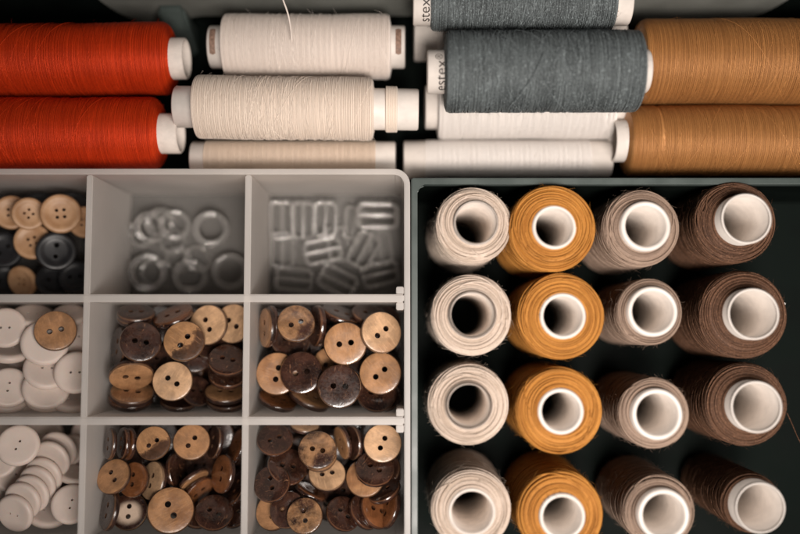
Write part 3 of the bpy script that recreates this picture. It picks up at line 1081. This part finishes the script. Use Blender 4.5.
CELLS['middle left'] = ((0, 290, 4.106), 'white buttons in the middle left compartment', [
    (228, 166, 84, -.02, .22, 14, 'tan', 37, 'lone tan two hole button lying on the white ones'),
    (192, 205, 94, .0, .15, 0, 'white', 33.5, 'white button directly under the lone tan one'),
    (25, 142, 82, -.15, .1, 0, 'white', 35, 'white button left of the lone tan one, at the picture edge'),
    (30, 262, 90, .0, .90, 0, 'white', 32, 'white button on edge between two flat ones at the left picture edge'),
    (182, 336, 92, .05, .45, 0, 'white', 34.5, 'white button behind the large front one of the middle left compartment'),
    (190, 418, 94, .03, .36, 15, 'white', 36.5, 'large white button with two faint holes at the front of the middle left compartment'),
    (34, 415, 84, .0, .28, 80, 'white', 35, 'flat white button with small holes at the left edge, lower middle left compartment'),
    (322, 350, 86, -.2, .1, 0, 'white', 33, 'white button against the right divider of the middle left compartment'),
    (132, 88, 84, .0, .88, 0, 'white', 32, 'white button on edge along the upper divider of the middle left compartment'),
    (312, 190, 70, -.3, .2, 0, 'white', 30, 'white button peeping out right of the lone tan one'),
    (296, 492, 80, .0, .88, 0, 'white', 30, 'white button on edge in the lower right corner of the middle left compartment'),
    (190, 520, 86, .0, .80, 0, 'white', 31, 'white button tilted along the lower divider of the middle left compartment'),
    (28, 520, 84, .0, .80, 0, 'white', 31, 'white button in the lower left corner of the middle left compartment'),
    (240, 290, 70, .2, .3, 0, 'white', 28, 'white button deep between the tan one and the front one'),
    (290, 75, 70, .0, .85, 0, 'white', 30, 'white button on edge in the upper right corner of the middle left compartment'),
    (100, 250, 74, .2, .2, 0, 'white', 26, 'white button deep left of the tan one'),
    (110, 470, 74, .0, .2, 0, 'white', 26, 'white button deep left of the front one'),
])
ux, uy = .56, -.40
CELLS['lower left'] = ((0, 410, 4.306), 'white buttons in the lower left compartment', [
    (95, 152, 88, -.15, .1, 68, 'white', 36, 'white button with two holes facing up in the upper left of the lower left compartment'),
    (-6, 215, 82, -.2, .2, 0, 'white', 32, 'white button cut by the left picture edge beside the toppled stack'),
    (82, 440, 84, -.52, -.46, 0, 'white', 36, 'front button of the toppled white stack, facing the lower left corner'),
    (112, 398, 84, -.52, -.46, 0, 'white', 35.4, 'second button of the toppled white stack'),
    (140, 355, 85, -.52, -.46, 0, 'white', 34.8, 'third button of the toppled white stack'),
    (168, 312, 85, -.50, -.50, 0, 'white', 34.2, 'fourth button of the toppled white stack'),
    (196, 268, 86, -.50, -.52, 0, 'white', 33.4, 'fifth button of the toppled white stack'),
    (222, 226, 86, -.48, -.52, 0, 'white', 32.6, 'sixth button of the toppled white stack'),
    (248, 184, 86, -.46, -.52, 0, 'white', 31.8, 'rearmost button of the toppled white stack'),
    (312, 392, 84, -.15, .12, 80, 'white', 34.5, 'white button facing up, right of the toppled white stack'),
    (308, 282, 76, .1, .88, 0, 'white', 31, 'white button on edge between the toppled stack and the right divider'),
    (205, 482, 92, .05, .72, 0, 'white', 30, 'white button lying low below the toppled stack'),
    (50, 280, 76, .2, .2, 0, 'white', 28, 'white button deep left of the toppled stack'),
    (25, 360, 76, .2, .2, 0, 'white', 28, 'white button deep at the left picture edge'),
    (250, 410, 60, .0, .3, 0, 'white', 26, 'white button deep right of the toppled stack'),
    (300, 180, 66, -.3, .1, 0, 'white', 27, 'white button deep in the upper right corner of the lower left compartment'),
])
CELLS['upper left'] = ((0, 160, 3.56), 'four hole and black buttons in the upper left compartment', [
    (217, 192, 70, .0, .12, 5, 'horn4', 30, 'tan four hole button facing up, nearest the divider in the upper left compartment'),
    (103, 192, 58, .05, .10, 40, 'horn4', 29, 'tan four hole button in the middle of the row of three'),
    (44, 198, 60, -.1, .1, 0, 'horn4', 25.5, 'tan button half hidden behind the middle one of the row of three'),
    (117, 290, 64, -.18, .1, 20, 'horn4', 26.5, 'tan four hole button below the row of three, half under the black one'),
    (200, 324, 70, .0, .12, 84, 'black', 30, 'black button with two large holes, lying over a tan one'),
    (90, 425, 58, -.62, -.25, 0, 'horn4', 25, 'tan button tilted on its side low in the upper left compartment'),
    (302, 225, 56, -.3, .1, 0, 'horn4', 24, 'tan button cut by the divider right of the upper row'),
    (15, 320, 66, -.2, .2, 40, 'black', 25, 'black button at the left picture edge'),
    (185, 438, 64, .1, .35, 0, 'black', 23, 'black button below the one with two large holes'),
    (268, 418, 60, -.2, .3, 0, 'black', 22, 'black button in the lower right of the upper left compartment'),
    (20, 440, 62, .1, .3, 0, 'black', 22, 'black button in the lower left of the upper left compartment'),
    (140, 120, 60, .0, .6, 0, 'black', 20, 'black button against the rear wall of the upper left compartment'),
    (255, 130, 56, .0, .5, 0, 'black', 20, 'black button behind the four hole one nearest the divider'),
])
NAMES = {'white': 'white_button', 'horn4': 'four_hole_button', 'black': 'black_button'}
for cell, ((ox, oy, sc), grp, rows) in CELLS.items():
    for (zx, zy, zr, nx, ny, ha, look, zm, label) in rows:
        put(CM[look], NAMES.get(look, 'coconut_button'), ox + zx / sc, oy + zy / sc, zm / 1000, zr / sc, nx, ny, ha, label, 'button', grp)

# buttons buried in the piles, just visible through the gaps
XE = [at(5, 300, RIM).x - .027, vdiv[0], vdiv[1], ix1]
YE = [ty1 - TW, hdiv[0], hdiv[1], iy0]


def bury(cx, cy, look, name, label, grp, zs, n):
    x0, x1 = XE[cx] + .0085, XE[cx + 1] - .0085
    y1, y0 = YE[cy] - .0085, YE[cy + 1] + .0085
    for z in zs:
        for i in range(n[0]):
            for j in range(n[1]):
                x = x0 + (x1 - x0) * (i + random.uniform(-.12, .12)) / max(1, n[0] - 1)
                y = y0 + (y1 - y0) * (j + random.uniform(-.12, .12)) / max(1, n[1] - 1)
                x = min(max(x, x0), x1); y = min(max(y, y0), y1)
                o = bpy.data.objects.new(name, CM[look])
                COL.objects.link(o)
                o.location = (x, y, z + random.uniform(-.001, .001))
                o.rotation_euler = (random.uniform(-.25, .25), random.uniform(-.25, .25), random.uniform(0, 6.28))
                tag(o, label, 'button', grp)


for cell, cx, cy in (('centre', 1, 1), ('middle right', 2, 1), ('lower middle', 1, 2), ('lower right', 2, 2)):
    bury(cx, cy, 'dark', 'coconut_button', 'dark coconut button buried low in the pile of the %s compartment' % cell,
         'buried buttons of the %s compartment' % cell, (.0178,), (5, 4))
for cell, cy in (('middle left', 1), ('lower left', 2)):
    bury(0, cy, 'white', 'white_button', 'white button buried low in the pile of the %s compartment' % cell,
         'buried buttons of the %s compartment' % cell, (.0175,), (3, 3))
bury(0, 0, 'black', 'black_button', 'black button buried low in the upper left compartment', 'buried buttons of the upper left compartment', (.0125,), (3, 3))

# let the piles settle: push overlapping buttons apart along their contacts
def settle(items, xb, yb, rounds=60):
    C = np.array([o.location[:] for o in items])
    Mx = [np.array(o.matrix_world.to_3x3().normalized()) for o in items]
    RR = np.array([o.scale[0] * BR for o in items])
    HH = np.array([o.scale[0] * (.00133 if o.name.startswith('coco') else .0015) for o in items])
    a = np.arange(20) * 2 * PI / 20
    base = []
    for rr_, hs in ((1, (-1, 1)), (.6, (-1, 1))):
        for h in hs:
            base.append(np.stack([rr_ * np.cos(a), rr_ * np.sin(a), np.full(20, h)], -1))
    base = np.concatenate(base)
    C0 = C.copy()
    AL = np.array([.008 if ('buried' in o['label'] or ' deep' in o['label'] or 'in the gap' in o['label']) else (.0022 if 'on edge' in o['label'] else .004) for o in items])
    SIDE = np.array([.02 if 'buried' in o['label'] else .0013 for o in items])
    for it in range(rounds):
        worst = 0
        D = np.zeros_like(C)
        for i in range(len(items)):
            pts = (base * [RR[i] * .985, RR[i] * .985, HH[i] * .96]) @ Mx[i].T + C[i]
            for j in range(len(items)):
                if i == j or np.linalg.norm(C[i] - C[j]) > RR[i] + RR[j]:
                    continue
                q = (pts - C[j]) @ Mx[j]
                rho = np.hypot(q[:, 0], q[:, 1])
                d = np.minimum(HH[j] - np.abs(q[:, 2]), RR[j] - rho)
                k = int(np.argmax(d))
                if d[k] <= 0:
                    continue
                worst = max(worst, d[k])
                rel = (C[i] - C[j]) @ Mx[j]
                if HH[j] - abs(q[k, 2]) < RR[j] - rho[k] or abs(rel[2]) > HH[j] * .5:
                    dirn = Mx[j][:, 2] * (1 if rel[2] > 0 else -1)
                    dep = HH[j] - q[k, 2] * (1 if rel[2] > 0 else -1)
                    dep = min(max(dep, d[k]), .0012)
                else:
                    dirn = Mx[j] @ np.array([q[k, 0], q[k, 1], 0]) / max(rho[k], 1e-6)
                    dep = d[k]
                D[i] += dirn * dep * .3
                D[j] -= dirn * dep * .3
        ln = np.linalg.norm(D, axis=1)[:, None]
        C += D * np.minimum(1, .0008 / (ln + 1e-9))
        off = C - C0
        ray_ = np.array(CAM) - C0
        ray_ /= np.linalg.norm(ray_, axis=1)[:, None]
        al = (off * ray_).sum(1)[:, None]
        side = off - al * ray_
        sl = np.linalg.norm(side, axis=1)[:, None]
        side = side * np.minimum(1, SIDE[:, None] / (sl + 1e-9))
        C = C0 + side * .97 + np.clip(al, -AL[:, None], AL[:, None] * .8) * ray_
        for i in range(len(items)):
            ex = np.sqrt(np.maximum(0, 1 - Mx[i][:, 2] ** 2)) * RR[i] + np.abs(Mx[i][:, 2]) * HH[i]
            for ax_, (lo_, hi_) in ((0, (xb[0] - .0006, xb[1] + .0006)), (1, (yb[0] - .0006, yb[1] + .0006)), (2, (.0056, .0545))):
                if hi_ - lo_ > 2 * ex[ax_]:
                    C[i, ax_] = min(max(C[i, ax_], lo_ + ex[ax_]), hi_ - ex[ax_])
        if worst < .0001:
            break
    for o, c in zip(items, C):
        o.location = c
    return worst, np.abs(C - C0).max()


bpy.context.view_layer.update()
ALL = [o for o in COL.objects if o.name.split('.')[0] in ('coconut_button', 'white_button', 'four_hole_button', 'black_button')]
for cx in range(3):
    for cy in range(3):
        xb = (XE[cx] + (.0013 if cx else -.02), XE[cx + 1] - .0013)
        yb = (YE[cy + 1] + .0015, YE[cy] - .0015)
        its = [o for o in ALL if xb[0] - .004 < o.location.x < xb[1] + .004 and yb[0] - .004 < o.location.y < yb[1] + .004]
        if its:
            print('SETTLE', cx, cy, len(its), settle(its, xb, yb))

# ------------------------------------------------------------------ clear rings and strap sliders
def torus_mesh(name, R, r, squash=1.0):
    mb = MB()
    prof = [(R + r * math.cos(a), r * squash * math.sin(a)) for a in [2 * PI * k / 14 for k in range(14)]]
    mb.lathe(prof, 48, None, closed=True)
    o = mb.build(name, M['clear'])
    me = o.data
    bpy.data.objects.remove(o)
    return me


RG = .0058
ring = torus_mesh('plastic_ring', RG - .0010, .00105, 1.2)
c0 = (80, 160, 3.56)
rings = [
    (250, 240, 58, .35, .1, 17, 'clear ring tilted at the left, overlapping another in the ring compartment'),
    (222, 262, 54, -.3, .2, 13, 'clear ring lowest in the left hand overlap of the ring compartment'),
    (285, 225, 58, .5, -.2, 14, 'clear ring leaning in the upper left of the ring compartment'),
    (338, 232, 56, .1, .2, 16, 'clear ring in the upper middle of the ring compartment'),
    (330, 290, 50, -.2, .3, 12, 'clear ring in the very middle of the ring compartment'),
    (466, 246, 64, .05, .1, 18, 'brightest clear ring, alone at the upper right of the ring compartment'),
    (240, 400, 68, .1, .1, 15, 'large clear ring in the lower left corner of the ring compartment'),
    (262, 400, 52, -.3, .1, 11, 'clear ring inside the view of the lower left one'),
    (392, 412, 62, .1, .2, 14, 'clear ring at the lower middle of the ring compartment'),
    (535, 396, 66, -.1, .1, 15, 'clear ring in the lower right corner of the ring compartment'),
    (420, 350, 52, .3, .3, 11, 'clear ring between the middle and lower right rings'),
    (350, 355, 52, -.3, -.3, 10.5, 'clear ring deep between the lower rings'),
]
for zx, zy, zr, nx, ny, zm, label in rings:
    put(ring, 'plastic_ring', c0[0] + zx / c0[2], c0[1] + zy / c0[2], (zm - 4) / 1000, zr / c0[2], nx, ny, 0, label, 'ring', 'clear rings in the tray', RG)


def slider_mesh():
    mb = MB()
    w, h, r = .0090, .0056, .0017
    rr = rrect(-w, w, -h, h, r * 1.5, 6)
    P = np.array([(x, y, 0) for x, y in rr + rr[:2]])
    mb.tube(P, .00105, np.repeat([[0, 0, 1.0]], len(P), 0), 8)
    mb.tube([(-w, 0, .0003), (-w * .5, 0, .0005), (w * .5, 0, .0005), (w, 0, .0003)], .00095, None, 8)
    o = mb.build('strap_slider', M['clear'])
    me = o.data
    bpy.data.objects.remove(o)
    return me


slid = slider_mesh()
c0 = (240, 160, 3.56)
sliders = [
    (490, 200, 72, .05, .25, 0, 19, 'brightest clear strap slider, lying level at the upper right of the slider compartment'),
    (305, 212, 62, .0, .0, 88, 18, 'clear strap slider standing upright in view at the top middle of the slider compartment'),
    (225, 215, 66, .3, .0, 90, 14, 'clear strap slider beside the upright top middle one'),
    (150, 215, 68, .0, .1, 90, 15, 'clear strap slider upright at the upper left of the slider compartment'),
    (150, 320, 64, .1, .2, 88, 12, 'clear strap slider upright at the middle left of the slider compartment'),
    (295, 325, 66, .0, .2, 12, 16, 'clear strap slider in the middle of the slider compartment'),
    (350, 300, 62, .3, .1, 96, 12, 'clear strap slider crossing the middle one'),
    (440, 320, 66, .1, .2, 62, 14, 'clear strap slider slanting at the middle right of the slider compartment'),
    (500, 310, 62, -.3, .1, 100, 12, 'clear strap slider behind the slanting one at the right'),
    (348, 432, 68, .0, .15, -28, 17, 'clear strap slider lying askew at the lower middle of the slider compartment'),
    (192, 425, 66, .0, .2, -6, 14, 'clear strap slider in the lower left corner of the slider compartment'),
    (500, 405, 66, .0, .2, 14, 13, 'clear strap slider in the lower right corner of the slider compartment'),
    (405, 225, 60, .5, .1, 80, 11, 'clear strap slider deep between the upper ones'),
]
for zx, zy, zr, nx, ny, ha, zm, label in sliders:
    put(slid, 'strap_slider', c0[0] + zx / c0[2], c0[1] + zy / c0[2], (zm - 3.5) / 1000, zr / c0[2], nx, ny, ha, label, 'strap slider', 'clear strap sliders in the tray', .0095)

# ------------------------------------------------------------------ light
world = bpy.data.worlds.new('World')
scene.world = world
world.use_nodes = True
bg = world.node_tree.nodes['Background']
bg.inputs[0].default_value = (.82, .92, 1.0, 1)
bg.inputs[1].default_value = .032


ld = bpy.data.lights.new('room_lamp', 'SPOT')
ld.spot_size = math.radians(42)
ld.spot_blend = 1.0
ld.shadow_soft_size = .065
ld.energy = 12.5
ld.color = (1, .915, .845)
lamp = bpy.data.objects.new('room_lamp', ld)
COL.objects.link(lamp)
lamp.location = (.05, -.17, .58)
lamp.rotation_euler = (Vector((.065, .025, .04)) - lamp.location).to_track_quat('-Z', 'Y').to_euler()

la = bpy.data.lights.new('window_light', 'AREA')
la.shape = 'DISK'
la.size = .26
la.energy = 1.9
la.color = (1, .92, .855)
lo = bpy.data.objects.new('window_light', la)
COL.objects.link(lo)
lo.location = (.14, -.13, .46)
lo.rotation_euler = (Vector((.06, .02, .04)) - lo.location).to_track_quat('-Z', 'Y').to_euler()

scene.view_settings.view_transform = 'Standard'
scene.view_settings.look = 'None'
scene.view_settings.exposure = 0
scene.view_settings.gamma = 1
scene.cycles.max_bounces = 10
scene.cycles.transparent_max_bounces = 24
